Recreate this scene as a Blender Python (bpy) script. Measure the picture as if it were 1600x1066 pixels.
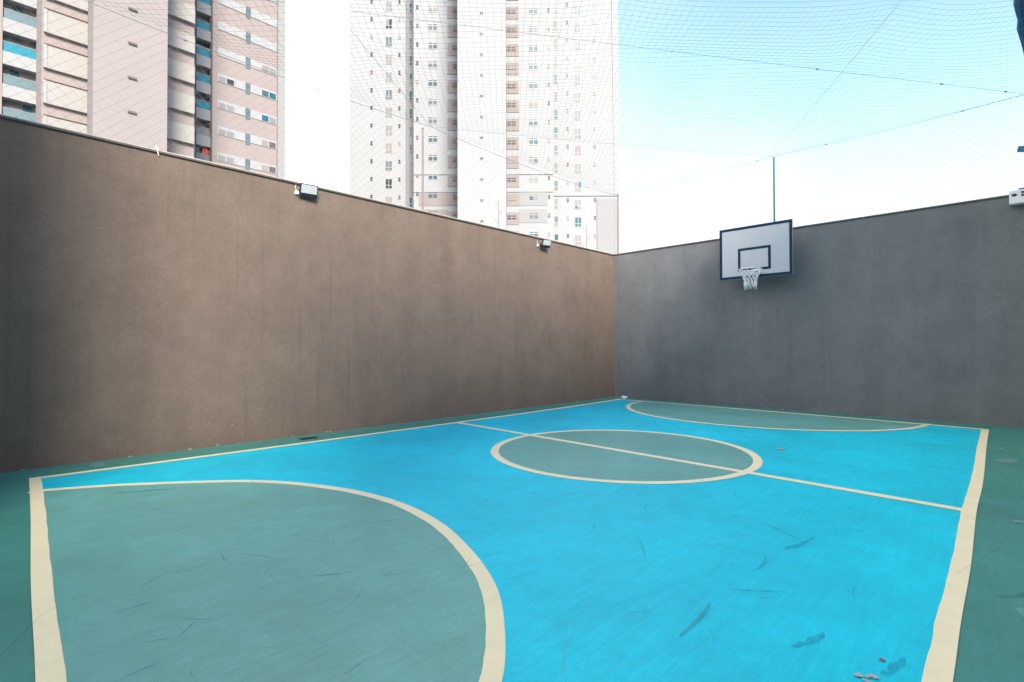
import bpy, bmesh, math, random
from mathutils import Vector, Matrix
random.seed(7)
R = math.radians
for o in list(bpy.data.objects):
    bpy.data.objects.remove(o, do_unlink=True)
scene = bpy.context.scene
col = scene.collection

# ------------------------------------------------------------------ camera
CAM = Vector((8.239, -12.573, 1.4))
YAW = 44.3966
cd = bpy.data.cameras.new('camera')
cam = bpy.data.objects.new('camera', cd)
col.objects.link(cam)
cam.matrix_world = (Matrix.Translation(CAM) @ Matrix.Rotation(R(YAW), 4, 'Z')
                    @ Matrix.Rotation(R(90.759), 4, 'X') @ Matrix.Rotation(R(-0.153), 4, 'Z'))
cd.sensor_width = 36.0
cd.lens = 36.0 * 808.28 / 1600.0
cd.clip_start = 0.05
cd.clip_end = 5000
scene.camera = cam

# ------------------------------------------------------------------ world, sun, exposure
SUN_AZ = 118.0      # compass bearing of the sun, clockwise from +Y: behind the viewer
SUN_EL = 31.0
CLOUD_OFFSET = (3.746, 2.271, 0.076)
world = bpy.data.worlds.new('World')
scene.world = world
world.use_nodes = True
wn = world.node_tree
wn.nodes.clear()
sky = wn.nodes.new('ShaderNodeTexSky')
sky.sky_type = 'NISHITA'
sky.sun_disc = False
sky.sun_elevation = R(SUN_EL)
sky.sun_rotation = R(SUN_AZ)
sky.air_density = 1.0
sky.dust_density = 0.4
sky.ozone_density = 2.0
bg = wn.nodes.new('ShaderNodeBackground')
bg.inputs['Strength'].default_value = 0.056
wo = wn.nodes.new('ShaderNodeOutputWorld')
# broad soft cloud veil over the blue, thicker towards the horizon
wtc = wn.nodes.new('ShaderNodeTexCoord')
wsep = wn.nodes.new('ShaderNodeSeparateXYZ')
wn.links.new(wtc.outputs['Generated'], wsep.inputs[0])
wmap = wn.nodes.new('ShaderNodeMapping')
wmap.inputs['Location'].default_value = CLOUD_OFFSET
wn.links.new(wtc.outputs['Generated'], wmap.inputs['Vector'])
wno = wn.nodes.new('ShaderNodeTexNoise')
wno.inputs['Scale'].default_value = 0.7
wno.inputs['Detail'].default_value = 3
wn.links.new(wmap.outputs[0], wno.inputs['Vector'])
wr = wn.nodes.new('ShaderNodeMapRange')
wr.interpolation_type = 'SMOOTHSTEP'
wr.inputs['From Min'].default_value = 0.37
wr.inputs['From Max'].default_value = 0.64
wn.links.new(wno.outputs['Fac'], wr.inputs['Value'])
wh = wn.nodes.new('ShaderNodeMapRange')
wh.interpolation_type = 'SMOOTHSTEP'
wh.inputs['From Min'].default_value = 0.42
wh.inputs['From Max'].default_value = 0.12
wn.links.new(wsep.outputs['Z'], wh.inputs['Value'])
wmul = wn.nodes.new('ShaderNodeMath')
wmul.operation = 'MULTIPLY'
wmul.inputs[1].default_value = 0.92
wn.links.new(wr.outputs[0], wmul.inputs[0])
wmix = wn.nodes.new('ShaderNodeMix')           # bright thin cloud
wmix.data_type = 'RGBA'
wmix.inputs['B'].default_value = (9.0, 8.4, 7.6, 1)
wn.links.new(wmul.outputs[0], wmix.inputs['Factor'])
wn.links.new(sky.outputs[0], wmix.inputs['A'])
wmul2 = wn.nodes.new('ShaderNodeMath')
wmul2.operation = 'MULTIPLY'
wmul2.inputs[1].default_value = 0.95
wn.links.new(wh.outputs[0], wmul2.inputs[0])
whz = wn.nodes.new('ShaderNodeMix')            # pale haze along the horizon
whz.data_type = 'RGBA'
whz.inputs['B'].default_value = (2.0, 1.97, 1.92, 1)
wn.links.new(wmul2.outputs[0], whz.inputs['Factor'])
wn.links.new(wmix.outputs['Result'], whz.inputs['A'])
wn.links.new(whz.outputs['Result'], bg.inputs['Color'])
wn.links.new(bg.outputs[0], wo.inputs['Surface'])
sd = bpy.data.lights.new('sun', 'SUN')
sd.energy = 1.05
sd.angle = R(22.0)
sd.color = (1.0, 0.89, 0.75)
sun = bpy.data.objects.new('sun', sd)
col.objects.link(sun)
a, e = R(SUN_AZ), R(SUN_EL)
sdir = Vector((math.sin(a) * math.cos(e), math.cos(a) * math.cos(e), math.sin(e)))
sun.rotation_euler = sdir.to_track_quat('Z', 'Y').to_euler()
sun.location = (0, 0, 60)
scene.view_settings.view_transform = 'Standard'
scene.view_settings.look = 'None'
scene.view_settings.gamma = 1.0
scene.view_settings.use_curve_mapping = False
scene.view_settings.exposure = 3.2
scene.render.engine = 'CYCLES'
scene.cycles.use_denoising = True
scene.cycles.max_bounces = 8

# ------------------------------------------------------------------ materials
def nodes_of(m):
    nt = m.node_tree
    return nt, nt.nodes['Principled BSDF']

def mat(name, color, rough=0.7, var=0.08, scale=3.0, bump=0.0, bscale=150.0, metal=0.0, spec=0.5, var2=0.0, scale2=0.5, rvar=0.0):
    m = bpy.data.materials.new(name)
    m.use_nodes = True
    nt, p = nodes_of(m)
    p.inputs['Roughness'].default_value = rough
    p.inputs['Metallic'].default_value = metal
    p.inputs['Specular IOR Level'].default_value = spec
    tc = nt.nodes.new('ShaderNodeTexCoord')
    n = nt.nodes.new('ShaderNodeTexNoise')
    n.inputs['Scale'].default_value = scale
    n.inputs['Detail'].default_value = 6
    n.inputs['Roughness'].default_value = 0.65
    nt.links.new(tc.outputs['Object'], n.inputs['Vector'])
    mx = nt.nodes.new('ShaderNodeMix')
    mx.data_type = 'RGBA'
    c = color
    mx.inputs['A'].default_value = (c[0] * (1 - var), c[1] * (1 - var), c[2] * (1 - var), 1)
    mx.inputs['B'].default_value = (min(1, c[0] * (1 + var)), min(1, c[1] * (1 + var)), min(1, c[2] * (1 + var)), 1)
    cr = nt.nodes.new('ShaderNodeMapRange')
    cr.inputs['From Min'].default_value = 0.3
    cr.inputs['From Max'].default_value = 0.7
    nt.links.new(n.outputs['Fac'], cr.inputs['Value'])
    nt.links.new(cr.outputs[0], mx.inputs['Factor'])
    out = mx.outputs['Result']
    if var2:
        n2 = nt.nodes.new('ShaderNodeTexNoise')
        n2.inputs['Scale'].default_value = scale2
        n2.inputs['Detail'].default_value = 4
        nt.links.new(tc.outputs['Object'], n2.inputs['Vector'])
        r2 = nt.nodes.new('ShaderNodeMapRange')
        r2.inputs['From Min'].default_value = 0.3
        r2.inputs['From Max'].default_value = 0.7
        r2.inputs['To Min'].default_value = 1 - var2
        r2.inputs['To Max'].default_value = 1 + var2
        nt.links.new(n2.outputs['Fac'], r2.inputs['Value'])
        v = nt.nodes.new('ShaderNodeVectorMath')
        v.operation = 'SCALE'
        nt.links.new(out, v.inputs[0])
        nt.links.new(r2.outputs[0], v.inputs['Scale'])
        out = v.outputs[0]
        if rvar:
            r3 = nt.nodes.new('ShaderNodeMapRange')
            r3.inputs['From Min'].default_value = 0.3
            r3.inputs['From Max'].default_value = 0.7
            r3.inputs['To Min'].default_value = rough - rvar
            r3.inputs['To Max'].default_value = rough + rvar
            nt.links.new(n2.outputs['Fac'], r3.inputs['Value'])
            nt.links.new(r3.outputs[0], p.inputs['Roughness'])
    nt.links.new(out, p.inputs['Base Color'])
    if bump:
        b = nt.nodes.new('ShaderNodeBump')
        b.inputs['Strength'].default_value = bump
        b.inputs['Distance'].default_value = 0.004
        nb = nt.nodes.new('ShaderNodeTexNoise')
        nb.inputs['Scale'].default_value = bscale
        nb.inputs['Detail'].default_value = 3
        nt.links.new(tc.outputs['Object'], nb.inputs['Vector'])
        nt.links.new(nb.outputs['Fac'], b.inputs['Height'])
        nt.links.new(b.outputs[0], p.inputs['Normal'])
    return m

def wall_mat(name, color):
    """rough textured masonry paint: fine grain relief, faint roller blotches and vertical rain streaks"""
    m = mat(name, color, rough=0.85, var=0.10, scale=1.3, spec=0.25)
    nt, p = nodes_of(m)
    tc = nt.nodes['Texture Coordinate']
    base = p.inputs['Base Color'].links[0].from_socket
    mp = nt.nodes.new('ShaderNodeMapping')
    mp.inputs['Scale'].default_value = (2.2, 2.2, 0.25)
    nt.links.new(tc.outputs['Object'], mp.inputs['Vector'])
    ns = nt.nodes.new('ShaderNodeTexNoise')
    ns.inputs['Scale'].default_value = 1.0
    ns.inputs['Detail'].default_value = 5
    nt.links.new(mp.outputs[0], ns.inputs['Vector'])
    ng = nt.nodes.new('ShaderNodeTexNoise')
    ng.inputs['Scale'].default_value = 75
    ng.inputs['Detail'].default_value = 4
    ng.inputs['Roughness'].default_value = 0.7
    nt.links.new(tc.outputs['Object'], ng.inputs['Vector'])
    def rng(src, lo, hi, a0=0.3, b0=0.7):
        r = nt.nodes.new('ShaderNodeMapRange')
        r.inputs['From Min'].default_value = a0
        r.inputs['From Max'].default_value = b0
        r.inputs['To Min'].default_value = lo
        r.inputs['To Max'].default_value = hi
        nt.links.new(src, r.inputs['Value'])
        return r.outputs[0]
    mu = nt.nodes.new('ShaderNodeMath')
    mu.operation = 'MULTIPLY'
    md = nt.nodes.new('ShaderNodeMapping')
    md.inputs['Scale'].default_value = (9.0, 9.0, 0.35)
    nt.links.new(tc.outputs['Object'], md.inputs['Vector'])
    nd = nt.nodes.new('ShaderNodeTexNoise')
    nd.inputs['Scale'].default_value = 1.0
    nd.inputs['Detail'].default_value = 3
    nt.links.new(md.outputs[0], nd.inputs['Vector'])
    nk = nt.nodes.new('ShaderNodeTexNoise')
    nk.inputs['Scale'].default_value = 4.5
    nk.inputs['Detail'].default_value = 9
    nk.inputs['Roughness'].default_value = 0.75
    nt.links.new(tc.outputs['Object'], nk.inputs['Vector'])
    m1 = nt.nodes.new('ShaderNodeMath')
    m1.operation = 'MULTIPLY'
    nt.links.new(rng(nd.outputs['Fac'], 1.0, 0.88, 0.56, 0.74), m1.inputs[0])
    nt.links.new(rng(nk.outputs['Fac'], 0.90, 1.10), m1.inputs[1])
    m2 = nt.nodes.new('ShaderNodeMath')
    m2.operation = 'MULTIPLY'
    nt.links.new(m1.outputs[0], m2.inputs[0])
    nt.links.new(rng(ns.outputs['Fac'], 0.94, 1.06), m2.inputs[1])
    nt.links.new(m2.outputs[0], mu.inputs[0])
    nt.links.new(rng(ng.outputs['Fac'], 0.80, 1.20), mu.inputs[1])
    v = nt.nodes.new('ShaderNodeVectorMath')
    v.operation = 'SCALE'
    nt.links.new(base, v.inputs[0])
    nt.links.new(mu.outputs[0], v.inputs['Scale'])
    nt.links.new(v.outputs[0], p.inputs['Base Color'])
    nb = nt.nodes.new('ShaderNodeTexNoise')
    nb.inputs['Scale'].default_value = 85
    nb.inputs['Detail'].default_value = 5
    nt.links.new(tc.outputs['Object'], nb.inputs['Vector'])
    b = nt.nodes.new('ShaderNodeBump')
    b.inputs['Strength'].default_value = 0.5
    b.inputs['Distance'].default_value = 0.008
    nt.links.new(nb.outputs['Fac'], b.inputs['Height'])
    nt.links.new(b.outputs[0], p.inputs['Normal'])
    return m

def stain_mat(name, color, alpha):
    m = mat(name, color, rough=0.6, var=0.1)
    nt, p = nodes_of(m)
    tc = nt.nodes['Texture Coordinate']
    n = nt.nodes.new('ShaderNodeTexNoise')
    n.inputs['Scale'].default_value = 22
    n.inputs['Detail'].default_value = 8
    n.inputs['Roughness'].default_value = 0.75
    nt.links.new(tc.outputs['Object'], n.inputs['Vector'])
    r = nt.nodes.new('ShaderNodeMapRange')
    r.inputs['From Min'].default_value = 0.35
    r.inputs['From Max'].default_value = 0.65
    r.inputs['To Min'].default_value = alpha * 0.45
    r.inputs['To Max'].default_value = min(1, alpha * 1.4)
    nt.links.new(n.outputs['Fac'], r.inputs['Value'])
    nt.links.new(r.outputs[0], p.inputs['Alpha'])
    return m

def floor_mat(name, color, rough, spec):
    m = mat(name, color, rough=rough, var=0.06, scale=2.2, var2=0.07, scale2=0.8, rvar=0.07, bump=0.3, bscale=200, spec=spec)
    nt, p = nodes_of(m)
    tc = nt.nodes['Texture Coordinate']
    base = p.inputs['Base Color'].links[0].from_socket
    fac = None
    for (rot, sc, lo, hi, det) in ((20, (26, 2.2, 1), 0.93, 1.07, 6), (-38, (34, 3.0, 1), 0.95, 1.05, 6), (0, (60, 60, 60), 0.91, 1.09, 8), (0, (7, 7, 7), 0.93, 1.07, 9), (0, (1.7, 1.7, 1.7), 0.94, 1.06, 9)):
        mp = nt.nodes.new('ShaderNodeMapping')
        mp.inputs['Rotation'].default_value = (0, 0, R(rot))
        mp.inputs['Scale'].default_value = sc
        nt.links.new(tc.outputs['Object'], mp.inputs['Vector'])
        n = nt.nodes.new('ShaderNodeTexNoise')
        n.inputs['Scale'].default_value = 1.0
        n.inputs['Detail'].default_value = det
        n.inputs['Roughness'].default_value = 0.7
        nt.links.new(mp.outputs[0], n.inputs['Vector'])
        r = nt.nodes.new('ShaderNodeMapRange')
        r.inputs['From Min'].default_value = 0.3
        r.inputs['From Max'].default_value = 0.7
        r.inputs['To Min'].default_value = lo
        r.inputs['To Max'].default_value = hi
        nt.links.new(n.outputs['Fac'], r.inputs['Value'])
        if fac is None:
            fac = r.outputs[0]
        else:
            mu = nt.nodes.new('ShaderNodeMath')
            mu.operation = 'MULTIPLY'
            nt.links.new(fac, mu.inputs[0])
            nt.links.new(r.outputs[0], mu.inputs[1])
            fac = mu.outputs[0]
    v = nt.nodes.new('ShaderNodeVectorMath')
    v.operation = 'SCALE'
    nt.links.new(base, v.inputs[0])
    nt.links.new(fac, v.inputs['Scale'])
    nt.links.new(v.outputs[0], p.inputs['Base Color'])
    return m

M = {}
M['wall_warm'] = wall_mat('taupe_wall_paint', (0.146, 0.111, 0.090))
M['wall_grey'] = wall_mat('cool_cast_wall_paint', (0.168, 0.173, 0.172))  # end wall greyed: a cool colour cast put into its base colour
M['coping'] = mat('coping_metal', (0.11, 0.098, 0.09), rough=0.6, var=0.15, spec=0.2)
M['capping'] = mat('pale_capping', (0.42, 0.38, 0.34), rough=0.6, var=0.08)
M['ground'] = mat('ground_concrete', (0.22, 0.22, 0.21), rough=0.9, var=0.15, scale=0.3)
M['green'] = floor_mat('green_floor_paint', (0.06, 0.24, 0.19), 0.44, 0.3)
M['teal'] = floor_mat('grey_green_zone_paint', (0.145, 0.385, 0.325), 0.44, 0.4)
M['blue'] = floor_mat('blue_floor_paint', (0.0, 0.575, 0.70), 0.44, 0.3)
M['line'] = mat('cream_line_paint', (0.91, 0.785, 0.485), rough=0.5, var=0.05, scale=5, bump=0.2, bscale=220)
M['white'] = mat('white_paint', (0.75, 0.75, 0.74), rough=0.5, var=0.03)
M['board_white'] = mat('board_white', (0.43, 0.455, 0.48), rough=0.5, var=0.03, scale=2)
M['board_blue'] = mat('board_navy_line', (0.002, 0.028, 0.058), spec=0.2, rough=0.5, var=0.08)
M['steel'] = mat('galvanised_steel', (0.25, 0.26, 0.27), rough=0.45, var=0.1, metal=0.6)
M['post_brown'] = mat('brown_painted_post', (0.19, 0.155, 0.145), rough=0.5, var=0.15)
M['post_teal'] = mat('teal_painted_post', (0.03, 0.13, 0.16), rough=0.5, var=0.15)
M['black'] = mat('black_lamp_housing', (0.012, 0.013, 0.016), rough=0.4, var=0.1)
M['lamp_glass'] = mat('lamp_glass', (0.42, 0.46, 0.48), rough=0.15, var=0.05)
M['net_cord'] = mat('net_cord', (0.15, 0.17, 0.18), rough=0.7, var=0.1)
M['cable'] = mat('steel_cable', (0.14, 0.14, 0.15), rough=0.5, var=0.1)
M['net_white'] = mat('white_cotton_cord', (0.80, 0.80, 0.78), rough=0.9, var=0.05)
M['net_bundle'] = mat('blue_bundled_net', (0.01, 0.10, 0.20), rough=0.8, var=0.7, scale=28)
M['drain'] = mat('drain_iron', (0.015, 0.017, 0.016), rough=0.5, var=0.2)
M['scuff_blue'] = stain_mat('dark_rubber_scuff', (0.004, 0.14, 0.25), 0.26)
M['scuff_teal'] = stain_mat('grey_rubber_scuff', (0.05, 0.12, 0.13), 0.28)
M['scuff_pale'] = stain_mat('pale_scratch', (0.30, 0.48, 0.50), 0.30)
M['chip'] = mat('bare_chip', (0.40, 0.40, 0.40), rough=0.8, var=0.1)
M['chip_pink'] = mat('pink_chip', (0.50, 0.33, 0.36), rough=0.8, var=0.15)
M['chip_red'] = mat('red_chip', (0.35, 0.06, 0.08), rough=0.7, var=0.1)
# towers
M['t_pink'] = mat('pale_pink_render', (0.215, 0.197, 0.196), rough=0.85, var=0.03, scale=0.4)
M['t_rose'] = mat('rose_brown_render', (0.225, 0.196, 0.192), rough=0.85, var=0.04, scale=0.4)
M['t_cream'] = mat('cream_render', (0.255, 0.25, 0.24), rough=0.85, var=0.03, scale=0.4)
M['t_white'] = mat('white_render', (0.258, 0.273, 0.287), rough=0.85, var=0.03, scale=0.25)
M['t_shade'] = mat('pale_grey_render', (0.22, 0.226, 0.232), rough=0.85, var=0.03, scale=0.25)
M['t_beige'] = mat('beige_panel_render', (0.205, 0.182, 0.178), rough=0.85, var=0.06, scale=0.5)
M['t_frame'] = mat('white_window_frame', (0.25, 0.253, 0.256), rough=0.5, var=0.03)
M['t_dark'] = mat('dark_opening', (0.06, 0.05, 0.055), rough=0.6, var=0.2)
M['t_line'] = mat('joint_and_shadow_brown', (0.17, 0.11, 0.095), rough=0.7, var=0.1)  # also colours the painted shadow lines over the infill panels
M['g_blue'] = mat('blue_glass', (0.032, 0.075, 0.105), spec=0.25, rough=0.3, var=0.15, scale=0.9)
M['g_teal'] = mat('teal_glass', (0.006, 0.075, 0.10), spec=0.25, rough=0.3, var=0.15, scale=0.9)
M['g_dark'] = mat('dark_glass', (0.025, 0.025, 0.035), spec=0.25, rough=0.3, var=0.2, scale=0.9)
M['g_grey'] = mat('closed_grey_shutter', (0.155, 0.16, 0.165), rough=0.6, var=0.06, scale=0.9)
M['g_pale'] = mat('pale_blue_glass', (0.085, 0.12, 0.14), spec=0.25, rough=0.3, var=0.15, scale=0.9)
M['rail_cyan'] = mat('cyan_glass_railing', (0.012, 0.17, 0.24), spec=0.25, rough=0.3, var=0.1)
M['rail_blue'] = mat('grey_blue_glass_railing', (0.10, 0.155, 0.18), spec=0.25, rough=0.3, var=0.1)
M['red'] = mat('red_panel', (0.5, 0.04, 0.04), rough=0.5)
M['block'] = mat('shade_block_render', (0.68, 0.66, 0.62), rough=0.85, var=0.05)  # pale render of the blocks added for shading

# ------------------------------------------------------------------ helpers
def mesh_obj(name, bm, m, parent=None, loc=None, smooth=False):
    me = bpy.data.meshes.new(name)
    bm.normal_update()
    bm.to_mesh(me)
    bm.free()
    if smooth:
        for f in me.polygons:
            f.use_smooth = True
    me.materials.append(M[m] if isinstance(m, str) else m)
    o = bpy.data.objects.new(name, me)
    col.objects.link(o)
    if loc:
        o.location = loc
    if parent:
        o.parent = parent
    return o

def box(bm, x0, x1, y0, y1, z0, z1, mtx=None):
    vs = [bm.verts.new(mtx @ Vector(v) if mtx else v) for v in
          [(x0, y0, z0), (x1, y0, z0), (x1, y1, z0), (x0, y1, z0), (x0, y0, z1), (x1, y0, z1), (x1, y1, z1), (x0, y1, z1)]]
    for f in [(0, 3, 2, 1), (4, 5, 6, 7), (0, 1, 5, 4), (1, 2, 6, 5), (2, 3, 7, 6), (3, 0, 4, 7)]:
        bm.faces.new([vs[i] for i in f])

def bevel(bm, w, seg=1):
    bmesh.ops.bevel(bm, geom=list(bm.edges), offset=w, segments=seg, affect='EDGES', profile=0.5)

def box_obj(name, dims, m, parent=None, bev=0.0, mtx=None):
    bm = bmesh.new()
    box(bm, *dims, mtx=mtx)
    if bev:
        bevel(bm, bev)
    return mesh_obj(name, bm, m, parent)

def tube(bm, pts, r, n=6, cap=True):
    pts = [Vector(p) for p in pts]
    rings = []
    for i, p in enumerate(pts):
        t = (pts[min(i + 1, len(pts) - 1)] - pts[max(i - 1, 0)]).normalized()
        u = t.cross(Vector((0, 0, 1)))
        if u.length < 1e-3:
            u = Vector((1, 0, 0))
        u.normalize()
        w = u.cross(t)
        rr = r[i] if isinstance(r, (list, tuple)) else r
        rings.append([bm.verts.new(p + (u * math.cos(2 * math.pi * k / n) + w * math.sin(2 * math.pi * k / n)) * rr) for k in range(n)])
    for A, B in zip(rings, rings[1:]):
        for k in range(n):
            bm.faces.new((A[k], A[(k + 1) % n], B[(k + 1) % n], B[k]))
    if cap and n > 2:
        bm.faces.new(rings[0][::-1])
        bm.faces.new(rings[-1])

def thing(name, label, cat, loc=(0, 0, 0), rotz=0.0, group=None):
    o = bpy.data.objects.new(name, None)
    o.empty_display_size = 0.2
    col.objects.link(o)
    o.location = loc
    o.rotation_euler = (0, 0, rotz)
    tag(o, label, cat, group)
    return o

def tag(o, label, cat, group=None):
    o['label'] = label
    o['category'] = cat
    if group:
        o['group'] = group
    return o

def structure(o):
    o['kind'] = 'structure'
    return o

def set_mat(o, m):
    o.material_slots[0].link = 'OBJECT'
    o.material_slots[0].material = M[m]

def spline(pts, n=10, closed=False):
    """Catmull-Rom through 2-D points"""
    P = [Vector((p[0], p[1])) for p in pts]
    out = []
    N = len(P)
    for i in range(N - 1):
        p0 = P[i - 1] if i > 0 else P[0] * 2 - P[1]
        p1, p2 = P[i], P[i + 1]
        p3 = P[i + 2] if i + 2 < N else P[-1] * 2 - P[-2]
        for k in range(n):
            t = k / n
            out.append(0.5 * ((2 * p1) + (p2 - p0) * t + (2 * p0 - 5 * p1 + 4 * p2 - p3) * t * t + (3 * p1 - p0 - 3 * p2 + p3) * t ** 3))
    out.append(P[-1])
    return out

def band(bm, A, B, z):
    va = [bm.verts.new((p[0], p[1], z)) for p in A]
    vb = [bm.verts.new((p[0], p[1], z)) for p in B]
    for i in range(len(A) - 1):
        f = bm.faces.new((va[i], va[i + 1], vb[i + 1], vb[i]))
    bmesh.ops.recalc_face_normals(bm, faces=list(bm.faces))
    if bm.faces[:] and sum(f.normal.z for f in bm.faces) < 0:
        bmesh.ops.reverse_faces(bm, faces=list(bm.faces))

def offset_curve(P, w):
    out = []
    for i, p in enumerate(P):
        t = (P[min(i + 1, len(P) - 1)] - P[max(i - 1, 0)]).normalized()
        out.append(p + Vector((-t.y, t.x)) * w)
    return out

def poly(bm, P, z):
    f = bm.faces.new([bm.verts.new((p[0], p[1], z)) for p in P])
    f.normal_update()
    if f.normal.z < 0:
        f.normal_flip()
    return f

# ------------------------------------------------------------------ ground and court floor
bm = bmesh.new()
poly(bm, [(-1500, -1500), (1500, -1500), (1500, 1500), (-1500, 1500)], -0.12)
structure(mesh_obj('ground', bm, 'ground'))
XR, YN = 10.0, -15.2           # far right and near limits of the court slab
bm = bmesh.new()
box(bm, -0.05, XR, YN, 0.05, -0.118, 0.0)
court = structure(mesh_obj('court_floor', bm, 'green'))

# outer outlines of the painted marking, as surveyed (the lines were laid by hand and wander a little)
left_out = [(0.58, -12.22), (0.63, -9.9), (0.64, -7.2), (0.63, -4.8), (0.56, -2.4), (0.45, -0.47)]
far_out = [(0.45, -0.47), (2.8, -0.49), (5.0, -0.56), (6.6, -0.62), (7.87, -0.70)]
right_out = [(7.87, -0.70), (7.90, -2.6), (7.945, -4.5), (7.965, -5.6), (7.97, -6.7), (8.005, -8.1), (8.015, -9.1), (8.03, -9.9), (8.06, -12.53)]
near_out = [(8.06, -12.53), (6.5, -12.47), (5.27, -12.41), (4.0, -12.365), (2.15, -12.28), (0.58, -12.22)]
L_, F_, R_, N_ = (spline(q, 8) for q in (left_out, far_out, right_out, near_out))
bm = bmesh.new()
poly(bm, (L_[:-1] + F_[:-1] + R_[:-1] + N_[:-1]), 0.0015)
bmesh.ops.triangulate(bm, faces=list(bm.faces))
mesh_obj('playing_area', bm, 'blue', court)
W = 0.095
def line_obj(name, P, w, z=0.0052):
    bm = bmesh.new()
    Q = offset_curve(P, w)
    Q = [q + Vector((random.uniform(-.003, .003), random.uniform(-.003, .003))) for q in Q]
    band(bm, P, Q, z)
    return mesh_obj(name, bm, 'line', court)
line_obj('touch_line', L_, -W * 1.15)
line_obj('touch_line', R_, -W)
line_obj('end_line', F_, -W * 1.3, 0.0056)
line_obj('end_line', N_, -W, 0.0056)
line_obj('halfway_line', spline([(0.70, -6.30), (3.4, -6.42), (6.13, -6.55), (7.90, -6.645)], 8), -0.11, 0.0048)
# end zones
near_arc = spline([(1.26, -12.24), (1.33, -12.05), (1.66, -11.46), (2.44, -10.54), (3.3, -10.08), (4.1, -9.92), (4.84, -9.98), (5.47, -10.18), (6.02, -10.45), (6.42, -10.77), (6.72, -11.1), (7.02, -11.6), (7.2, -12.1), (7.27, -12.44)], 8)
far_arc = [Vector((4.15 - 2.95 * math.cos(t), -0.6 - 2.72 * math.sin(t))) for t in [math.pi * k / 64 for k in range(65)]]
for arc, sgn, w in ((near_arc, -1, 0.095), (far_arc, 1, 0.105)):
    inner = offset_curve(arc, w * sgn * 0.5)
    bm = bmesh.new()
    poly(bm, inner, 0.003)
    bmesh.ops.triangulate(bm, faces=list(bm.faces))
    mesh_obj('end_zone', bm, 'teal', court)
    line_obj('zone_arc_line', arc, w * sgn, 0.0050 if sgn > 0 else 0.0046)
# centre circle
cc = Vector((4.34, -6.50))
circ = [cc + Vector((math.cos(t), math.sin(t))) * 1.755 for t in [2 * math.pi * k / 96 for k in range(97)]]
bm = bmesh.new()
poly(bm, [cc + (q - cc) * 0.97 for q in circ[:-1]], 0.003)
bmesh.ops.triangulate(bm, faces=list(bm.faces))
mesh_obj('centre_disc', bm, 'teal', court)
bm = bmesh.new()
band(bm, circ, [cc + (q - cc) * ((1.755 - 0.105) / 1.755) for q in circ], 0.0044)
mesh_obj('centre_circle_line', bm, 'line', court)

# wear on the floor: rubber scuffs and pale scratches
def streak(bm, x, y, ang, ln, wd, bend=0.0, z=0.0064):
    n = 7
    skew = random.choice((0.5, 0.7, 1.0, 1.8))
    A, B = [], []
    d = Vector((math.cos(ang), math.sin(ang)))
    nn = Vector((-d.y, d.x))
    for i in range(n + 1):
        t = i / n
        c = Vector((x, y)) + d * (t - 0.5) * ln + nn * bend * ln * (t - 0.5) ** 2
        w = wd * (0.25 + 0.75 * math.sin(math.pi * min(0.98, t ** skew * 0.9 + 0.06))) * random.uniform(0.6, 1.15)
        c += nn * wd * random.uniform(-.18, .18)
        A.append(c + nn * w / 2)
        B.append(c - nn * w / 2)
    va = [bm.verts.new((p.x, p.y, z)) for p in A]
    vb = [bm.verts.new((p.x, p.y, z)) for p in B]
    for i in range(n):
        f = bm.faces.new((va[i], vb[i], vb[i + 1], va[i + 1]))
for (x, y, an, ln, wd, be, mm) in [
        (7.05, -10.0, 95, 0.42, 0.035, 0.1, 'scuff_teal'), (7.52, -9.82, 70, 0.26, 0.05, 0.3, 'scuff_blue'), (7.13, -8.5, 78, 0.42, 0.05, 0.2, 'scuff_blue'),
        (7.17, -9.45, 40, 0.34, 0.02, 0.2, 'scuff_blue'), (7.84, -9.78, 78, 0.22, 0.045, 0.2, 'scuff_blue'), (6.9, -8.3, 150, 0.5, 0.018, 0.2, 'scuff_blue'),
        (7.05, -9.05, 95, 0.3, 0.02, 0.3, 'scuff_blue'), (6.35, -9.35, 128, 0.45, 0.012, 0.1, 'scuff_blue'), (5.2, -11.05, 60, 0.22, 0.02, 0.1, 'scuff_teal'),
        (4.55, -10.35, 70, 0.35, 0.02, 0.1, 'scuff_teal'), (2.1, -11.45, 60, 0.5, 0.06, 0.1, 'scuff_teal'), (8.33, -8.0, 100, 0.4, 0.05, 0.3, 'scuff_teal'), (8.27, -8.4, 70, 0.5, 0.03, 0.5, 'scuff_teal')]:
    bm = bmesh.new()
    streak(bm, x, y, R(an), ln, wd, be)
    mesh_obj('scuff_mark', bm, mm, court)
def scatter(name, mm, n, seed, wr, lr):
    rnd = random.Random(seed)
    bm = bmesh.new()
    for i in range(n):
        x, y = rnd.uniform(0.7, 7.85), rnd.uniform(-12.1, -0.9)
        an = rnd.gauss(R(78), R(32)) if rnd.random() < 0.75 else rnd.uniform(0, math.pi)
        streak(bm, x, y, an, rnd.uniform(*lr) * (1.5 if rnd.random() < .12 else 1), rnd.uniform(*wr), rnd.uniform(-.4, .4), 0.0068 + i * 1e-6)
    o = mesh_obj(name, bm, mm, court)
    o['kind'] = 'stuff'
    return o
scatter('fine_scuffs', 'scuff_blue', 430, 3, (0.003, 0.012), (0.05, 0.26))
scatter('faint_scuffs', 'scuff_teal', 130, 8, (0.003, 0.010), (0.04, 0.2))
scatter('fine_scratches', 'scuff_pale', 90, 5, (0.003, 0.009), (0.08, 0.5))
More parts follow.
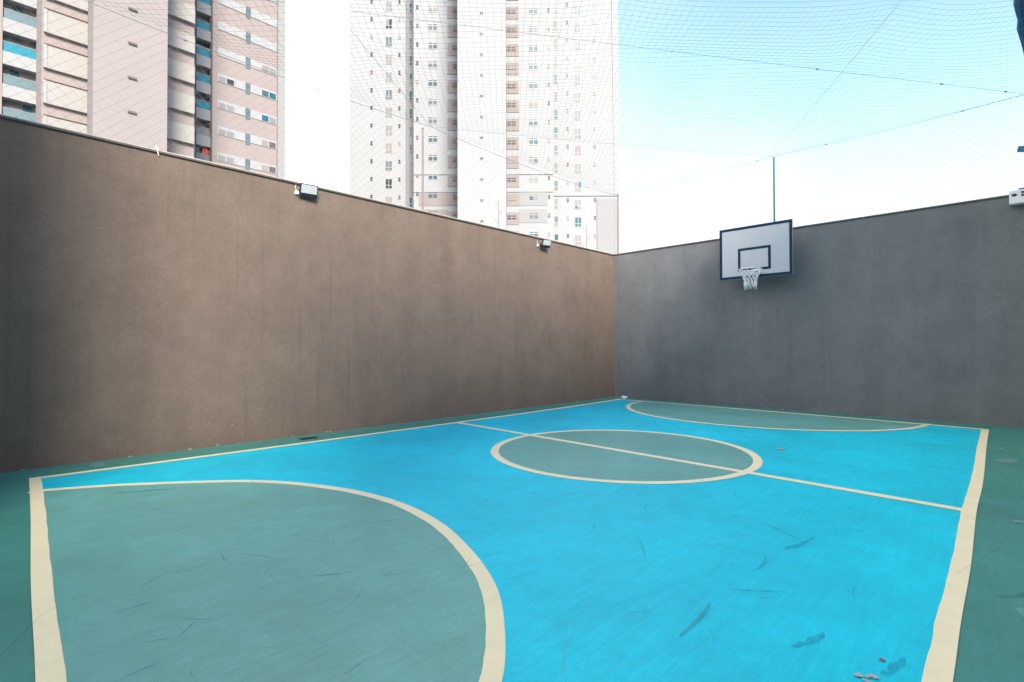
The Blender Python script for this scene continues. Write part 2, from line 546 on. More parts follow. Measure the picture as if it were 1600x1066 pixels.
def blob(name, x, y, r, mm, seed, sx=1.0, z=0.0080):
    rnd = random.Random(seed)
    bm = bmesh.new()
    n = 11
    poly(bm, [(x + math.cos(2 * math.pi * k / n) * r * rnd.uniform(.5, 1.2) * sx, y + math.sin(2 * math.pi * k / n) * r * rnd.uniform(.5, 1.2)) for k in range(n)], z)
    return mesh_obj(name, bm, mm, court)
for i, (x, y, r) in enumerate([(7.735, -9.965, .018), (7.765, -9.95, .012), (7.785, -9.93, .02), (7.78, -9.99, .022), (7.76, -9.985, .008), (4.35, -9.1, .012), (8.33, -9.3, .02), (1.4, -12.5, .02), (0.9, -12.6, .015), (3.2, -8.0, .014)]):
    blob('paint_chip', x, y, r, 'chip', i + 20)
blob('paint_chip', 7.79, -9.76, .015, 'chip_red', 44)
blob('paint_chip', 5.89, -4.91, .09, 'chip_pink', 45, 0.6)
for i, (x, y, r, s) in enumerate([(8.03, -2.8, .12, 0.5), (8.12, -3.85, .22, 0.5), (8.22, -6.8, .05, 0.6), (8.26, -8.75, .10, 0.5), (8.3, -9.3, .06, .8), (0.3, -11.6, .08, 3), (0.28, -10.6, .09, 0.4), (.25, -10.1, .12, .3), (0.2, -13.0, .2, 1)]):
    blob('paint_patch', x, y, r, 'scuff_pale', i + 60, s)

# hairline cracks
def hairline(name, pts, w, mm, z=0.0085):
    P = spline(pts, 8)
    P = [q + Vector((random.uniform(-.004, .004), random.uniform(-.004, .004))) for q in P]
    bm = bmesh.new()
    band(bm, P, offset_curve(P, w), z)
    return mesh_obj(name, bm, mm, court)
hairline('floor_crack', [(5.15, -12.6), (4.64, -12.385), (4.51, -12.28), (4.43, -12.11), (4.37, -11.79), (4.36, -11.5), (4.34, -11.2), (4.40, -10.8)], 0.0035, 'scuff_teal')
hairline('floor_crack', [(7.95, -8.4), (8.15, -7.6), (8.4, -7.1), (8.9, -6.6)], 0.003, 'scuff_teal')

# ------------------------------------------------------------------ walls
H = 4.03
def wall(name, dims, m, label):
    t = thing(name, label, 'wall', ((dims[0] + dims[1]) / 2, (dims[2] + dims[3]) / 2, 0))
    cx, cy = t.location.x, t.location.y
    box_obj('masonry', (dims[0] - cx, dims[1] - cx, dims[2] - cy, dims[3] - cy, -0.1, H), m, t)
    return t, cx, cy
wl, cx, cy = wall('perimeter_wall', (-0.22, 0.0, -16.0, 0.22), 'wall_warm', 'long warm taupe rendered wall on the left carrying two black floodlights')
for (y0, y1) in ((-16.0, -12.9), (-12.895, -9.9), (-9.895, -6.9), (-6.895, -3.9), (-3.895, 0.0)):
    box_obj('coping', (-0.25 - cx, 0.028 - cx, y0 - cy, y1 - cy, H, H + 0.021), 'coping', wl, 0.003)
    box_obj('capping', (-0.256 - cx, 0.033 - cx, y0 - cy, y1 - cy, H + 0.0215, H + 0.036), 'capping', wl, 0.003)
wf, cx, cy = wall('perimeter_wall', (0.002, 10.2, 0.0, 0.22), 'wall_grey', 'grey taupe rendered end wall behind the basketball backboard')
for (x0, x1) in ((0.03, 3.0), (3.005, 6.0), (6.005, 9.0), (9.005, 10.2)):
    box_obj('coping', (x0 - cx, x1 - cx, -0.020 - cy, 0.25 - cy, H + 0.001, H + 0.022), 'coping', wf, 0.003)
    box_obj('capping', (x0 + .006 - cx, x1 - cx, -0.026 - cy, 0.256 - cy, H + 0.0225, H + 0.034), 'capping', wf, 0.003)
# ragged paint edge and chips along the wall foot
def foot_chips(parent, along_y, seed, n, lo, hi):
    rnd = random.Random(seed)
    bm = bmesh.new()
    for i in range(n):
        s = rnd.uniform(lo, hi)
        l, h, z = rnd.uniform(.008, .05), rnd.uniform(.003, .010), rnd.uniform(0.0, .015)
        if rnd.random() < .25:
            z = rnd.uniform(.02, .5)
            l *= .25
        if along_y:
            box(bm, 0.0, 0.003, s, s + l, z, z + h)
        else:
            box(bm, s, s + l, -0.003, 0.0, z, z + h)
    o = mesh_obj('foot_chips', bm, 'chip', None)
    o.parent = parent
    o.matrix_parent_inverse = Matrix.Translation(-parent.location)
    o['kind'] = 'stuff'
foot_chips(wl, True, 1, 46, -13, 0)
foot_chips(wf, False, 2, 26, 0.2, 8.6)

# ------------------------------------------------------------------ basketball hoop
hp = thing('basketball_hoop', 'white wall-mounted basketball backboard with navy border, rim and white cord net', 'basketball hoop', (4.03, 0.0, 0.0))
bx0, bx1, bz0, bz1 = -0.785, 0.785, 2.96, 4.145
by = -0.5
box_obj('backboard', (bx0, bx1, by, by + 0.028, bz0, bz1), 'board_white', hp, 0.003)
bw = 0.062
def strip_frame(name, x0, x1, z0, z1, w, yf, m, parent):
    bm = bmesh.new()
    for d in ((x0, x1, z1 - w, z1), (x0, x1, z0, z0 + w), (x0, x0 + w, z0 + w, z1 - w), (x1 - w, x1, z0 + w, z1 - w)):
        box(bm, d[0], d[1], yf - 0.003, yf + 0.0005, d[2], d[3])
    return mesh_obj(name, bm, m, parent)
strip_frame('border_line', bx0 + .003, bx1 - .003, bz0 + .003, bz1 - .003, bw, by, 'board_blue', hp)
strip_frame('target_rectangle', -0.36, 0.345, 3.125, 3.65, 0.055, by, 'board_blue', hp)
rz, ry, rr = 3.10, by - 0.38, 0.232
bm = bmesh.new()
ring = []
for k in range(36):
    t = 2 * math.pi * k / 36
    c = Vector((0.045 + math.cos(t) * rr, ry + math.sin(t) * rr, rz))
    n = Vector((math.cos(t), math.sin(t), 0))
    ring.append([bm.verts.new(c + n * math.cos(u) * .011 + Vector((0, 0, 1)) * math.sin(u) * .011) for u in [2 * math.pi * j / 8 for j in range(8)]])
for k in range(36):
    A, B = ring[k], ring[(k + 1) % 36]
    for j in range(8):
        bm.faces.new((A[j], B[j], B[(j + 1) % 8], A[(j + 1) % 8]))
rim = mesh_obj('rim', bm, 'white', hp, smooth=True)
bm = bmesh.new()
box(bm, -0.04, 0.13, by - 0.016, by - 0.0035, rz - 0.07, rz + 0.05)
box(bm, -0.02, 0.11, by - 0.155, by - 0.0165, rz - 0.016, rz - 0.006)
tube(bm, [(-0.03, by - 0.01, rz - 0.06), (-0.10, ry + 0.08, rz - 0.004)], 0.008)
tube(bm, [(0.12, by - 0.01, rz - 0.06), (0.19, ry + 0.08, rz - 0.004)], 0.008)
mesh_obj('rim_bracket', bm, 'white', hp)
# cord net: diamond rows then hanging loops
bm = bmesh.new()
NS = 12
rows = [(0.0, .232), (-.07, .205), (-.13, .170), (-.19, .140), (-.25, .126), (-.43, .122)]
def netpt(k2, row, jit=True):
    dz, r_ = rows[row]
    t = math.pi * k2 / NS
    j = random.uniform(-.008, .008) if row > 1 else 0
    return Vector((0.045 + math.cos(t) * (r_ + j), ry + math.sin(t) * (r_ + j), rz + dz + j))
grid = {}
for r_ in range(len(rows)):
    for k in range(2 * NS):
        grid[(r_, k)] = netpt(k, r_)
for r_ in range(len(rows) - 2):
    for k in range(2 * NS):
        if (k + r_) % 2 == 0:
            for dk in (-1, 1):
                tube(bm, [grid[(r_, k)], grid[(r_ + 1, (k + dk) % (2 * NS))]], 0.0062, 5, False)
for k in range(2 * NS):
    if (k + 4) % 2 == 0:
        A = grid[(4, k)]
        for dk in (-1, 1):
            B = grid[(5, (k + dk) % (2 * NS))]
            mid = (A + B) / 2 + Vector((random.uniform(-.01, .01), random.uniform(-.01, .01), 0))
            tube(bm, [A, mid, B + Vector((0, 0, random.uniform(-.02, .02)))], 0.0075, 5, True)
mesh_obj('cord_net', bm, 'net_white', hp, smooth=True)
for s in (-0.5, 0.5):
    for z in (3.25, 3.85):
        bm = bmesh.new()
        box(bm, s - .02, s + .02, by + 0.029, -0.006, z - .02, z + .02)
        box(bm, s - .06, s + .06, -0.0058, -0.0005, z - .08, z + .08)
        mesh_obj('bracket_arm', bm, 'steel', hp)
for s in (-0.55, 0.55):
    box_obj('back_rail', (s - .018, s + .018, by + 0.0285, by + 0.060, bz0 + .1, bz1 - .1), 'steel', hp)

# ------------------------------------------------------------------ floodlights
def floodlight(y, z, out, label, swing, tilt, w, h):
    t = thing('floodlight', label, 'floodlight', (0.0, y, z), 0, 'floodlights on the left wall')
    box_obj('junction_box', (0.001, 0.03, -.16 - .03, -.16 + .03, -.07, -.01), 'white', t, 0.006)
    bm = bmesh.new()
    tube(bm, [(0.025, -.16, -.05), (out * .5, -.13, -.09), (out - .03, -w / 2 + .02, -.06)], 0.006)
    mesh_obj('supply_cable', bm, 'black', t)
    M0 = Matrix.Translation((out, 0, 0)) @ Matrix.Rotation(R(swing), 4, 'Z') @ Matrix.Rotation(R(tilt), 4, 'Y')
    bm = bmesh.new()
    box(bm, -.03, 0.0, -w / 2, w / 2, -h / 2, h / 2, M0)
    bevel(bm, .006)
    for k in range(7):
        yy = -w / 2 + .03 + k * (w - .06) / 6
        box(bm, -.045, -.0305, yy - .003, yy + .003, -h / 2 + .03, h / 2 - .02, M0)
    hs = mesh_obj('housing', bm, 'black', t)
    box_obj('lens', (0.0005, 0.004, -w / 2 + .014, w / 2 - .014, -h / 2 + .066, h / 2 - .012), 'lamp_glass', t, 0, M0)
    bm = bmesh.new()
    for s in (-1, 1):
        tube(bm, [M0 @ Vector((-.015, s * (w / 2 + .006), 0)), (max(.02, out * .4), s * (w / 2 - .01), -.02), (0.004, s * .05, -.02)], 0.007, 6)
    box(bm, 0.0008, 0.005, -.07, .07, -.045, .005)
    mesh_obj('yoke', bm, 'black', t)
    bm = bmesh.new()
    tube(bm, [(0.012, -.16, -.01), (0.010, -.18, .05), (0.010, -.17, .09)], 0.004, 5)
    mesh_obj('conduit', bm, 'white', t)
floodlight(-8.93, 3.93, 0.11, 'black floodlight high on the left wall, nearer and larger of the two', -8, 22, 0.27, 0.21)
floodlight(-3.12, 3.90, 0.16, 'small black floodlight high on the left wall near the corner', -12, 24, 0.25, 0.20)

# ------------------------------------------------------------------ net posts and safety net
ZR = 5.78
def post(x, y, m, label, h0=3.2):
    t = thing('net_post', label, 'post', (x, y, 0), 0, 'posts carrying the overhead net')
    bm = bmesh.new()
    tube(bm, [(0, 0, h0), (0, 0, ZR + 0.03)], 0.022, 10)
    mesh_obj('pole', bm, m, t)
    bm = bmesh.new()
    tube(bm, [(0, 0, ZR + 0.0305), (0, 0, ZR + 0.05)], 0.027, 10)
    mesh_obj('cap', bm, m, t)
    for z in (3.45, 3.85):
        box_obj('wall_clamp', (-.03, .03, -.03, .03, z - .02, z + .02), 'steel', t)
    return t
post(-0.285, -6.42, 'post_brown', 'brown net post rising behind the middle of the left wall')
post(-0.03, 0.285, 'post_brown', 'thin brown net post at the corner where the two walls meet')
post(4.21, 0.285, 'post_teal', 'dark teal net post rising behind the backboard')
sn = thing('safety_net', 'fine mesh safety net stretched on cables over and around the court', 'safety net', (0, 0, 4.1))
def sag(p, q, s, n=14):
    p, q = Vector(p), Vector(q)
    return [p.lerp(q, i / n) - Vector((0, 0, s * 4 * (i / n) * (1 - i / n))) for i in range(n + 1)]
def snpart(name, bm, m, stuff=False):
    o = mesh_obj(name, bm, m)
    o.parent = sn
    o.matrix_parent_inverse = Matrix.Translation(-sn.location)
    if stuff:
        o['kind'] = 'stuff'
    return o
A0, A1, A2 = (-0.0, 0.05, ZR), (4.21, 0.05, ZR), (8.38, 0.05, ZR)
B1, B2 = (-0.02, -6.42, ZR), (-0.02, -12.45, ZR)
C1_, C2_, C3_ = (8.4, -6.3, ZR), (8.4, -12.9, ZR + .1), (4.2, -12.9, ZR + .1)
edge_ropes = [(B2, B1, .09), (B1, A0, .10), (A0, A1, .06), (A1, A2, .04), (A2, C1_, .05), (C1_, C2_, .05)]
cables = [(A0, C2_, .02), (A2, B2, .02), (B1, A1, .03), (A1, C1_, .03), (B1, C3_, .03), (C3_, C1_, .03)]
for (p, q, s) in edge_ropes:
    bm = bmesh.new()
    tube(bm, sag(p, q, s), 0.004, 6)
    snpart('edge_rope', bm, 'cable')
for (p, q, s) in cables:
    bm = bmesh.new()
    tube(bm, sag(p, q, s), 0.0023, 6)
    snpart('overhead_cable', bm, 'cable')
bm = bmesh.new()
tube(bm, [(-0.0, 0.05, ZR), (0.0, 0.03, H + 0.05)], 0.004, 5)
snpart('corner_rope', bm, 'cable')
for (p, q, s), ts in ((cables[1], (.28, .12, .03)), (edge_ropes[3], (.27, .8)), (edge_ropes[1], (.8, .55)), (edge_ropes[0], (.3, .62)), (edge_ropes[2], (.5, .93))):
    for t in ts:
        c = Vector(p).lerp(Vector(q), t) - Vector((0, 0, s * 4 * t * (1 - t)))
        d = (Vector(q) - Vector(p)).normalized()
        bm = bmesh.new()
        tube(bm, [c - d * .022, c + d * .022], 0.011, 6)
        snpart('cable_clamp', bm, 'cable')
segs2d = [(Vector(p).to_2d(), Vector(q).to_2d()) for (p, q, s) in cables + edge_ropes]
def dseg(P, s):
    a_, b_ = s
    d = b_ - a_
    t = max(0, min(1, (P - a_).dot(d) / d.length_squared))
    return (P - a_ - d * t).length
def roof_z(x, y):
    P = Vector((x, y))
    d = min(dseg(P, s) for s in segs2d)
    return ZR - 0.02 - 0.16 * (1 - math.exp(-d / 0.7))
CELL, CR = 0.10, 0.0013
def strands(bm, u0, u1, v0, v1, f, r=CR, step=0.34, cell=CELL):
    """diamond mesh over a u,v rectangle, f maps (u,v) to a point"""
    for sgn in (1, -1):
        lo = min(u0 - sgn * v for v in (v0, v1))
        hi = max(u1 - sgn * v for v in (v0, v1))
        c = lo
        while c < hi:
            va, vb = (u0 - c) * sgn, (u1 - c) * sgn
            a_, b_ = max(v0, min(va, vb)), min(v1, max(va, vb))
            if b_ - a_ > 0.02:
                n = max(1, int((b_ - a_) * 1.414 / step))
                tube(bm, [f(c + sgn * (a_ + (b_ - a_) * i / n), a_ + (b_ - a_) * i / n) for i in range(n + 1)], r, 3, False)
            c += cell * 1.414
bm = bmesh.new()
strands(bm, 0.0, 8.38, -12.9, 0.04, lambda u, v: (u, v, roof_z(u, v)))
snpart('roof_mesh', bm, 'net_cord', True)
def rope_z(pairs, u, ax):
    for (p, q, s) in pairs:
        a_, b_ = sorted((p[ax], q[ax]))
        if a_ - 1e-6 <= u <= b_ + 1e-6:
            t = (u - p[ax]) / (q[ax] - p[ax])
            return p[2] + (q[2] - p[2]) * t - s * 4 * t * (1 - t)
    return ZR
bm = bmesh.new()
def left_side(u, v):
    zt = rope_z(edge_ropes[:2], max(-12.45, min(0.05, u)), 1)
    k = v / 1.72
    return (-0.015 - 0.05 * math.sin(math.pi * k) * (0.6 + 0.4 * math.sin(u * 1.3)), u, H + 0.05 + (zt - H - 0.05) * k)
strands(bm, -12.45, 0.05, 0.0, 1.72, left_side)
snpart('side_mesh', bm, 'net_cord', True)
bm = bmesh.new()
def far_side(u, v):
    zt = rope_z(edge_ropes[2:4], max(0.0, min(8.38, u)), 0)
    k = v / 1.72
    return (u, 0.05 + 0.05 * math.sin(math.pi * k) * (0.6 + 0.4 * math.sin(u * 1.1)), H + 0.05 + (zt - H - 0.05) * k)
strands(bm, 0.0, 8.38, 0.0, 1.72, far_side)
snpart('side_mesh', bm, 'net_cord', True)
# slack net gathered along the right-hand rope
bm = bmesh.new()
rnd = random.Random(9)
pts, rad = [], []
for i in range(46):
    t = i / 45
    y = -1.6 - 7.5 * t
    x = 8.47 - 0.12 * min(1, t * 4) + rnd.uniform(-.006, .006)
    pts.append((x, y, 5.36 + 0.42 * min(1, t * 4) + rnd.uniform(-.015, .015)))
    rad.append((0.055 + 0.055 * min(1, t * 6)) * rnd.uniform(.9, 1.1))
tube(bm, pts, rad, 12)
snpart('gathered_net', bm, 'net_bundle')

# ------------------------------------------------------------------ fittings at the right end of the end wall
t = thing('vent_box', 'white louvred box mounted at the top of the end wall, right edge', 'vent box', (8.40, 0, 3.86))
bm = bmesh.new()
box(bm, -.25, .55, -.16, -.001, 0.0, .235)
bevel(bm, .012)
mesh_obj('casing', bm, 'white', t)
bm = bmesh.new()
for k in range(24):
    a0 = 2 * math.pi * k / 24
    bm.verts.new((-.185 + math.cos(a0) * .036, -.1615, .15 + math.sin(a0) * .026))
bm.faces.new(bm.verts[:])
mesh_obj('round_opening', bm, 'black', t)
for k in range(8):
    for j in range(2):
        box_obj('slot', (-.10 + k * .07, -.055 + k * .07, -.163, -.1604, .115 + j * .05, .150 + j * .05), 'black', t)
box_obj('lid', (-.13, .5, -.15, -.01, .236, .262), 'rail_blue', t, .004)
t = thing('bracket_bar', 'teal square steel bar poking in above the end wall at the right edge', 'bracket', (8.27, -0.02, 4.83))
mt = Matrix.Rotation(R(12), 4, 'Y')
box_obj('tube', (0, .9, -.04, .04, -.045, .045), 'post_teal', t, .005, mt)
box_obj('end_cap', (-.006, -.0005, -.037, .037, -.042, .042), 'steel', t, 0, mt)
bm = bmesh.new()
tube(bm, [(.75, .06, -.18), (.75, .12, -1.6)], .03, 8)
mesh_obj('stay', bm, 'post_teal', t)

# ------------------------------------------------------------------ small things on the floor and wall
t = thing('floor_drain', 'small black floor drain grate beside the left wall', 'drain', (0.345, -9.035, 0.0))
bm = bmesh.new()
for d in ((-.06, .06, -.125, -.115), (-.06, .06, .115, .125), (-.06, -.05, -.115, .115), (.05, .06, -.115, .115)):
    box(bm, d[0], d[1], d[2], d[3], 0.001, .008)
mesh_obj('frame', bm, 'drain', t)
box_obj('sump', (-.05, .05, -.115, .115, .0008, .002), 'black', t)
for k in range(9):
    box_obj('slat', (-.05, .05, -.108 + k * .0255, -.096 + k * .0255, .0022, .007), 'drain', t)
def crumple(loc, r, seed, label):
    rnd = random.Random(seed)
    bm = bmesh.new()
    bmesh.ops.create_icosphere(bm, subdivisions=2, radius=r)
    for v in bm.verts:
        v.co *= rnd.uniform(.55, 1.15)
        v.co.z = max(v.co.z * .7, -r * .35) + r * .35
        v.co.x *= 1.5
    o = mesh_obj('paper_scrap', bm, 'white', None, loc)
    tag(o, label, 'litter')
crumple((0.46, -0.22, 0.002), 0.075, 3, 'crumpled white scrap on the floor in the far corner')
bm = bmesh.new()
tube(bm, [(0.034, -10.985, 4.12), (0.036, -10.975, 4.07), (0.034, -10.95, 3.99)], 0.006, 6)
tube(bm, [(0.033, -10.955, 4.10), (0.034, -10.965, 4.04)], 0.005, 6)
tag(mesh_obj('cable_tie', bm, 'net_white'), 'short white tie hanging over the top edge of the left wall', 'cable tie')

# ------------------------------------------------------------------ left (pink) tower, facade parallel to the left wall
TX = CAM.x
lt = thing('apartment_tower', 'pale pink apartment tower with balconies and white bands at the left', 'building', (-60, 0, 0))
def ltbox(name, D0, D1, y0, y1, z0, z1, m, parent=lt):
    """D: distance in front of the viewer's own x; larger is further back"""
    bm = bmesh.new()
    box(bm, TX - D1 + 60, TX - D0 + 60, y0, y1, z0, z1)
    return mesh_obj(name, bm, m, parent)
TOP = 52.0
P_ = 2.93
ltbox('core_wall', 66.5, 80, -34, 12.6, 0, TOP, 't_cream')
ltbox('balcony_back_wall', 64.55, 66.49, -11.61, -9.01, 0, TOP, 't_cream')
ltbox('balcony_back_wall', 64.55, 66.49, 3.39, 4.79, 0, TOP, 't_cream')
ltbox('recess_wall', 63.9, 66.49, 1.56, 3.385, 0, TOP, 't_cream')
ltbox('corner_wall', 63.7, 66.49, -34, -11.62, 0, TOP, 't_rose')
ltbox('side_pier', 63.7, 66.49, -9.0, -8.75, 0, TOP, 't_pink')
ltbox('projecting_wall', 57.0, 66.49, -9.42, 1.55, 0, TOP, 't_rose')
ltbox('central_strip', 53.5, 56.99, -6.52, -1.39, 0, TOP, 't_pink')
ltbox('right_wall', 63.0, 66.49, 4.80, 11.72, 0, TOP, 't_rose')
ltbox('end_pilaster', 63.15, 66.49, 11.722, 12.78, 0, TOP, 't_shade')
ltbox('joint', 62.97, 63.14, 11.70, 11.78, 0, TOP, 't_line')
rnd = random.Random(4)
for k in range(-6, 5):
    zt = 29.5 + P_ * k
    # left balconies
    for (y0, y1, first) in ((-11.6, -9.02, True), (3.40, 4.79, False)):
        b = ltbox('balcony', 63.6, 64.5, y0, y1, zt - 2.93, zt - 1.78, 't_white')
        gl = rnd.choice(['rail_blue', 'rail_blue', 'rail_cyan']) if first else ('rail_cyan' if k > -1 else 'g_grey')
        ltbox('railing', 63.66, 63.70, y0 + .05, y1 - .06, zt - 1.779, zt - .93, gl, b)
        ltbox('handrail', 63.63, 63.73, y0 + .03, y1 - .04, zt - .929, zt - .88, 't_white', b)
        g = ltbox('glazing', 64.46, 64.54, y0 + .1, y1 - .1, zt - 1.779, zt - .06, rnd.choice(['g_pale', 't_shade', 'g_grey', 't_shade']), b)
        if first and rnd.random() < .7:
            ys = rnd.uniform(y0 + .2, y1 - .8)
            ltbox('blind', 64.40, 64.45, ys, ys + .6, zt - 1.75, zt - .1, rnd.choice(['t_white', 'g_teal', 'g_pale']), b)
        if not first and k == -2:
            ltbox('red_panel', 64.0, 64.06, 4.1, 4.7, zt - 1.77, zt - .05, 'red', b)
    # cream infill panels and window bands
    z1 = 26.41 + P_ * k
    pn = ltbox('infill_panel', 56.7, 56.99, -9.32, -6.53, z1 - 1.92, z1, 't_cream')
    ltbox('panel_reveal', 56.66, 56.69, -9.32, -9.12, z1 - 1.92, z1, 't_white', pn)
    ltbox('shadow_line_strip', 56.6, 56.99, -9.32, -6.53, z1 + .004, z1 + .05, 't_line', pn)  # brown strip painted in as the shadow line above the panel
    z1 = 28.67 + P_ * k
    ltbox('cream_band', 56.6, 56.99, -1.38, 1.50, z1 - 1.68, z1, 't_cream')
    v = ltbox('vent', 53.40, 53.49, -4.22, -3.62, 27.3 + P_ * k - .11, 27.3 + P_ * k + .11, 't_line')
    for j in range(3):
        ltbox('louvre', 53.34, 53.395, -4.20, -3.64, 27.22 + P_ * k + j * .065, 27.25 + P_ * k + j * .065, 't_beige', v)
    # window bands on the right-hand wall
    z1 = 37.76 + P_ * (k - 2)
    bd = ltbox('window_band', 62.93, 62.995, 5.28, 8.19, z1 - .95, z1, 't_white')
    ltbox('seam', 62.915, 62.928, 7.12, 7.16, z1 - .95, z1, 't_shade', bd)
    w = ltbox('slot_window', 62.96, 62.995, 8.22, 8.70, z1 - 1.25, z1 + .03, 'g_pale')
    ltbox('pane', 62.93, 62.958, 8.25, 8.67, z1 - .45, z1 - .05, rnd.choice(['g_pale', 'g_blue', 'g_pale']), w)
    bd = ltbox('window_band', 62.93, 62.995, 8.73, 11.68, z1 - .95, z1, 't_white')
    if k < 2:
        st = {1: ('g_grey', 'g_grey'), 0: ('g_blue', 'g_teal'), -1: ('g_teal', 'g_grey')}.get(k - 0, ('t_beige', 't_dark'))
        for j, (ya, yb) in enumerate(((10.0, 10.72), (10.84, 11.56))):
            ltbox('window', 62.90, 62.928, ya, yb, z1 - .86, z1 - .22, st[j], bd)
        if k <= 0:
            for j, (ya, yb) in enumerate(((5.42, 6.1), (6.25, 6.95))):
                ltbox('window', 62.90, 62.928, ya, yb, z1 - .86, z1 - .30, ['g_grey', 'g_dark'][j] if k == 0 else 'g_grey', bd)

# ------------------------------------------------------------------ white tower straight ahead
yaw = R(YAW)
fh = Vector((-math.sin(yaw), math.cos(yaw), 0))
base = Vector((CAM.x, CAM.y, 0)) + fh * 80.2
wt = thing('apartment_tower', 'tall white apartment tower with rows of small windows beyond the corner', 'building', base, yaw)
def wtbox(name, x0, x1, d0, d1, z0, z1, m, parent=wt):
    bm = bmesh.new()
    box(bm, x0, x1, d0 - 80.2, d1 - 80.2, z0, z1)
    return mesh_obj(name, bm, m, parent)
WT = 74.0
wtbox('central_shaft', -7.62, -0.77, 72.7, 92, 0, WT, 't_white')
wtbox('middle_wall', -15.25, -7.625, 80.2, 92, 0, WT, 't_white')
wtbox('middle_wall', -0.765, 6.55, 80.2, 92, 0, WT, 't_white')
wtbox('wing_wall', -26.6, -17.3, 84.3, 100, 0, WT, 't_white')
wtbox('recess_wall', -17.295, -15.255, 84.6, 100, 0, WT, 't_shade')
wtbox('wing_wall', 6.555, 17.6, 84.3, 100, 0, WT, 't_white')
wtbox('grey_pier', 13.95, 17.5, 84.15, 84.29, 0, 25.7, 't_shade')
for z in (28.5, 25.75):
    wtbox('string_course', -15.25, -7.63, 80.08, 80.19, z - .12, z + .12, 't_white')
    wtbox('string_course', -0.76, 6.5, 80.08, 80.19, z - .12, z + .12, 't_white')
wtbox('string_course', 6.6, 17.6, 84.15, 84.29, 26.2, 26.8, 't_white')
for (x0, x1) in ((-14.44, -9.96), (1.18, 5.58)):
    for z in (25.6, 22.95):
        wtbox('lower_panel', x0, x1, 80.14, 80.195, z - 2.1, z, 't_beige' if x0 < 0 else 't_shade')
# window prototypes: list of (x0,x1,z0,z1) for each pane, relative to the window centre
def pane_mesh(w, h):
    bm = bmesh.new()
    box(bm, -w / 2, w / 2, -.02, 0.0, -h / 2, h / 2)
    me = bpy.data.meshes.new('pane')
    bm.to_mesh(me)
    bm.free()
    me.materials.append(M['g_dark'])
    return me
def frame_mesh(w, h, t=.06):
    bm = bmesh.new()
    box(bm, -w / 2 - t, w / 2 + t, -.03, 0.012, -h / 2 - t, h / 2 + t)
    me = bpy.data.meshes.new('window')
    bm.to_mesh(me)
    bm.free()
    me.materials.append(M['t_frame'])
    return me
def column(d, x, zc, w, h, layout, pal, zlo=14.5, zhi=59.5, period=P_, frame='t_frame', seed=0):
    rnd = random.Random(seed + int(x * 100))
    fm = frame_mesh(w, h, .05)
    pms = {}
    for (px, pz, pw, ph) in layout:
        pms[(pw, ph)] = pane_mesh(pw, ph)
    z = zc
    while z - period > zlo:
        z -= period
    while z < zhi:
        o = bpy.data.objects.new('window', fm)
        col.objects.link(o)
        o.parent = wt
        o.location = (x, d - 80.2 - .014, z)
        if frame != 't_frame':
            set_mat(o, frame)
        choice = rnd.choice(pal)
        for (px, pz, pw, ph) in layout:
            q = bpy.data.objects.new('pane', pms[(pw, ph)])
            col.objects.link(q)
            q.parent = o
            q.location = (px, -.032, pz)
            m = choice if rnd.random() < .85 else rnd.choice(pal)
            set_mat(q, m)
        z += period
small = [(0, .17, .34, .26), (0, -.17, .34, .26)]
pal_small = ['g_dark', 'g_dark', 'g_dark', 't_dark', 'g_grey']
for (d, x, zc) in ((84.3, -22.92, 52.54), (84.3, -18.35, 52.44), (80.2, -14.67, 51.77), (80.2, 5.84, 51.27), (84.3, 9.2, 51.92), (84.3, 13.64, 51.92)):
    column(d, x, zc, .40, .62, small, pal_small if x < 13 else ['g_dark', 'g_grey', 'g_grey'], seed=1)
tall = [(-.27, .25, .44, .95), (.27, .25, .44, .95), (-.27, -.55, .44, .42), (.27, -.55, .44, .42)]
column(84.3, -20.08, 51.77, 1.06, 1.6, tall, ['g_grey', 'g_grey', 'g_pale', 'g_dark', 't_beige'], seed=2)
column(84.3, 10.87, 51.25, 1.06, 1.6, tall, ['g_grey', 'g_pale', 'g_teal', 'g_blue', 'g_grey', 't_beige'], seed=3)
slim = [(0, .26, .40, .95), (0, -.55, .40, .42)]
column(84.6, -16.55, 51.72, .45, 1.6, slim, ['g_blue', 'g_blue', 'g_teal', 'g_pale', 'g_grey'], seed=4)
slim2 = [(0, .26, .54, .95), (0, -.55, .54, .42)]
column(84.3, 7.31, 51.41, .60, 1.6, slim2, ['g_grey', 'g_pale', 'g_grey', 'g_teal', 'g_pale'], seed=5)
wide = [(-.36, -.14, .60, .56), (.36, -.14, .60, .56), (-.36, .40, .60, .13), (.36, .40, .60, .13)]
column(80.2, -12.25, 51.53, 1.40, 1.05, wide, ['g_blue', 'g_blue', 'g_blue', 'g_pale', 'g_grey'], seed=6)
column(80.2, 3.44, 51.17, 1.40, 1.05, wide, ['g_blue', 'g_blue', 'g_pale', 'g_grey', 'g_blue'], seed=7)
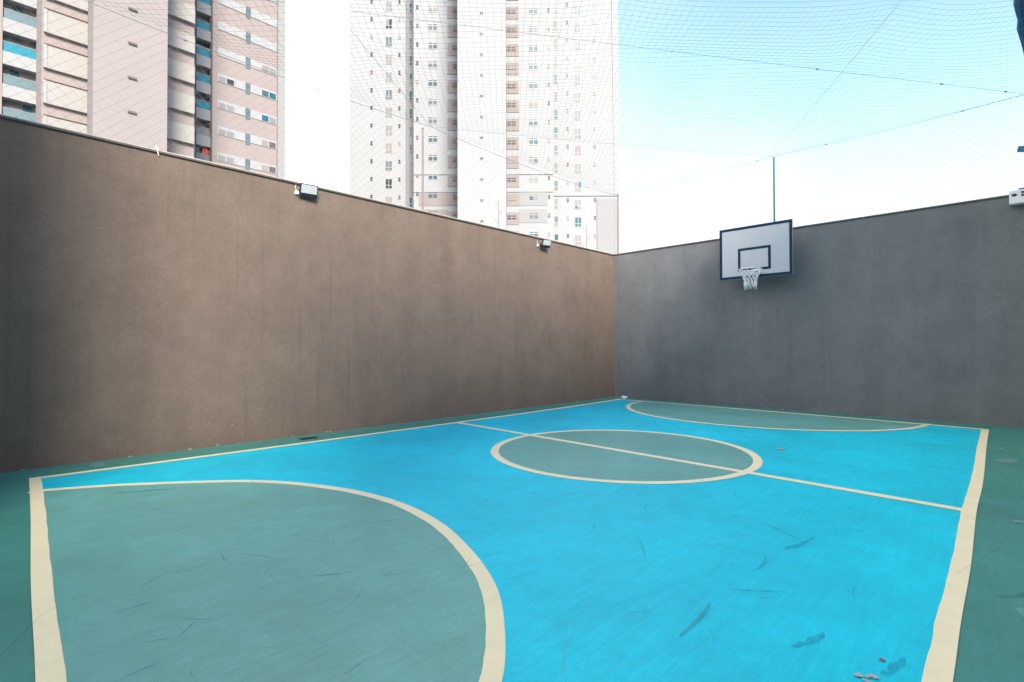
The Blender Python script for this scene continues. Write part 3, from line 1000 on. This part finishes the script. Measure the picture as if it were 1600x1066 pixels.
# beige window bays either side of the shaft
bay = [(-.36, .16, .60, .17), (.36, .16, .60, .17), (-.36, -.20, .60, .20), (.36, -.20, .60, .20)]
z = 51.9 - P_ * 12
while z < 60:
    wtbox('beige_bay', -9.95, -7.8, 80.12, 80.198, z - 1.95, z, 't_beige')
    wtbox('beige_bay', -0.74, 1.16, 80.12, 80.198, z - 2.05, z - .12, 't_beige')
    z += P_
column(80.12, -8.48, 51.9 - .72, 1.36, .62, bay, ['g_dark', 'g_dark', 't_dark', 'g_blue'], frame='t_beige', seed=8)
column(80.12, 0.02, 51.78 - .78, 1.36, .62, bay, ['g_dark', 't_dark', 'g_dark', 't_beige'], frame='t_beige', seed=9)
vent = [(-.11, 0, .17, .28), (.11, 0, .17, .28)]
column(72.7, -4.21, 45.90, .42, .30, vent, ['t_dark', 'g_dark'], period=2.96, seed=10)

# ------------------------------------------------------------------ rooftop antennas showing above the walls
def antenna(x, d, z0, z1, label):
    p_ = Vector((CAM.x, CAM.y, 0)) + fh * d + Vector((math.cos(yaw), math.sin(yaw), 0)) * x
    t = thing('antenna', label, 'antenna', p_, yaw, 'thin antennas behind the left wall')
    bm = bmesh.new()
    tube(bm, [(0, 0, 0), (0, 0, z1)], [.03, .011], 6)
    mesh_obj('mast', bm, 'cable', t)
    for k, zz in enumerate((z1 - .12, z1 - .45, z1 - .8)):
        bm = bmesh.new()
        s = -1 if k != 1 else 1
        tube(bm, [(0, 0, zz - .12), (s * .10, 0, zz - .05), (s * .12, 0, zz + .05)], .009, 5)
        mesh_obj('element', bm, 'cable', t)
antenna(-7.09, 20, 0, 8.97, 'thin antenna above the left wall between the two towers')
antenna(-0.50, 20, 0, 7.16, 'thin antenna in front of the white tower right of its central shaft')
antenna(2.90, 20, 0, 6.13, 'thin antenna in front of the white tower close to the wall corner')

# ------------------------------------------------------------------ unseen blocks added around the viewer to shade the walls
HR, HB = 8.9, 4.2  # heights of the added blocks, tuned for the shade on the walls
ab = thing('shade_block', 'plain unseen block added behind the near end of the court for its shade', 'building', (0, YN, 0))
box_obj('wall', (-0.2, 24, -9, -0.001, -0.1, HB), 'block', ab)
ar = thing('shade_block', 'plain unseen block added on the right to shade the court walls', 'building', (XR, 0, 0))
box_obj('wall', (0.001, 9, YN, 0.22, -0.1, HR), 'block', ar)
sb = thing('corner_shade_block', 'low unseen block added at the near left corner to darken the wall end', 'building', (0, YN, 0))
box_obj('wall', (0.001, 3.6, 0.0, 1.9, 0.001, 6.5), 'block', sb)
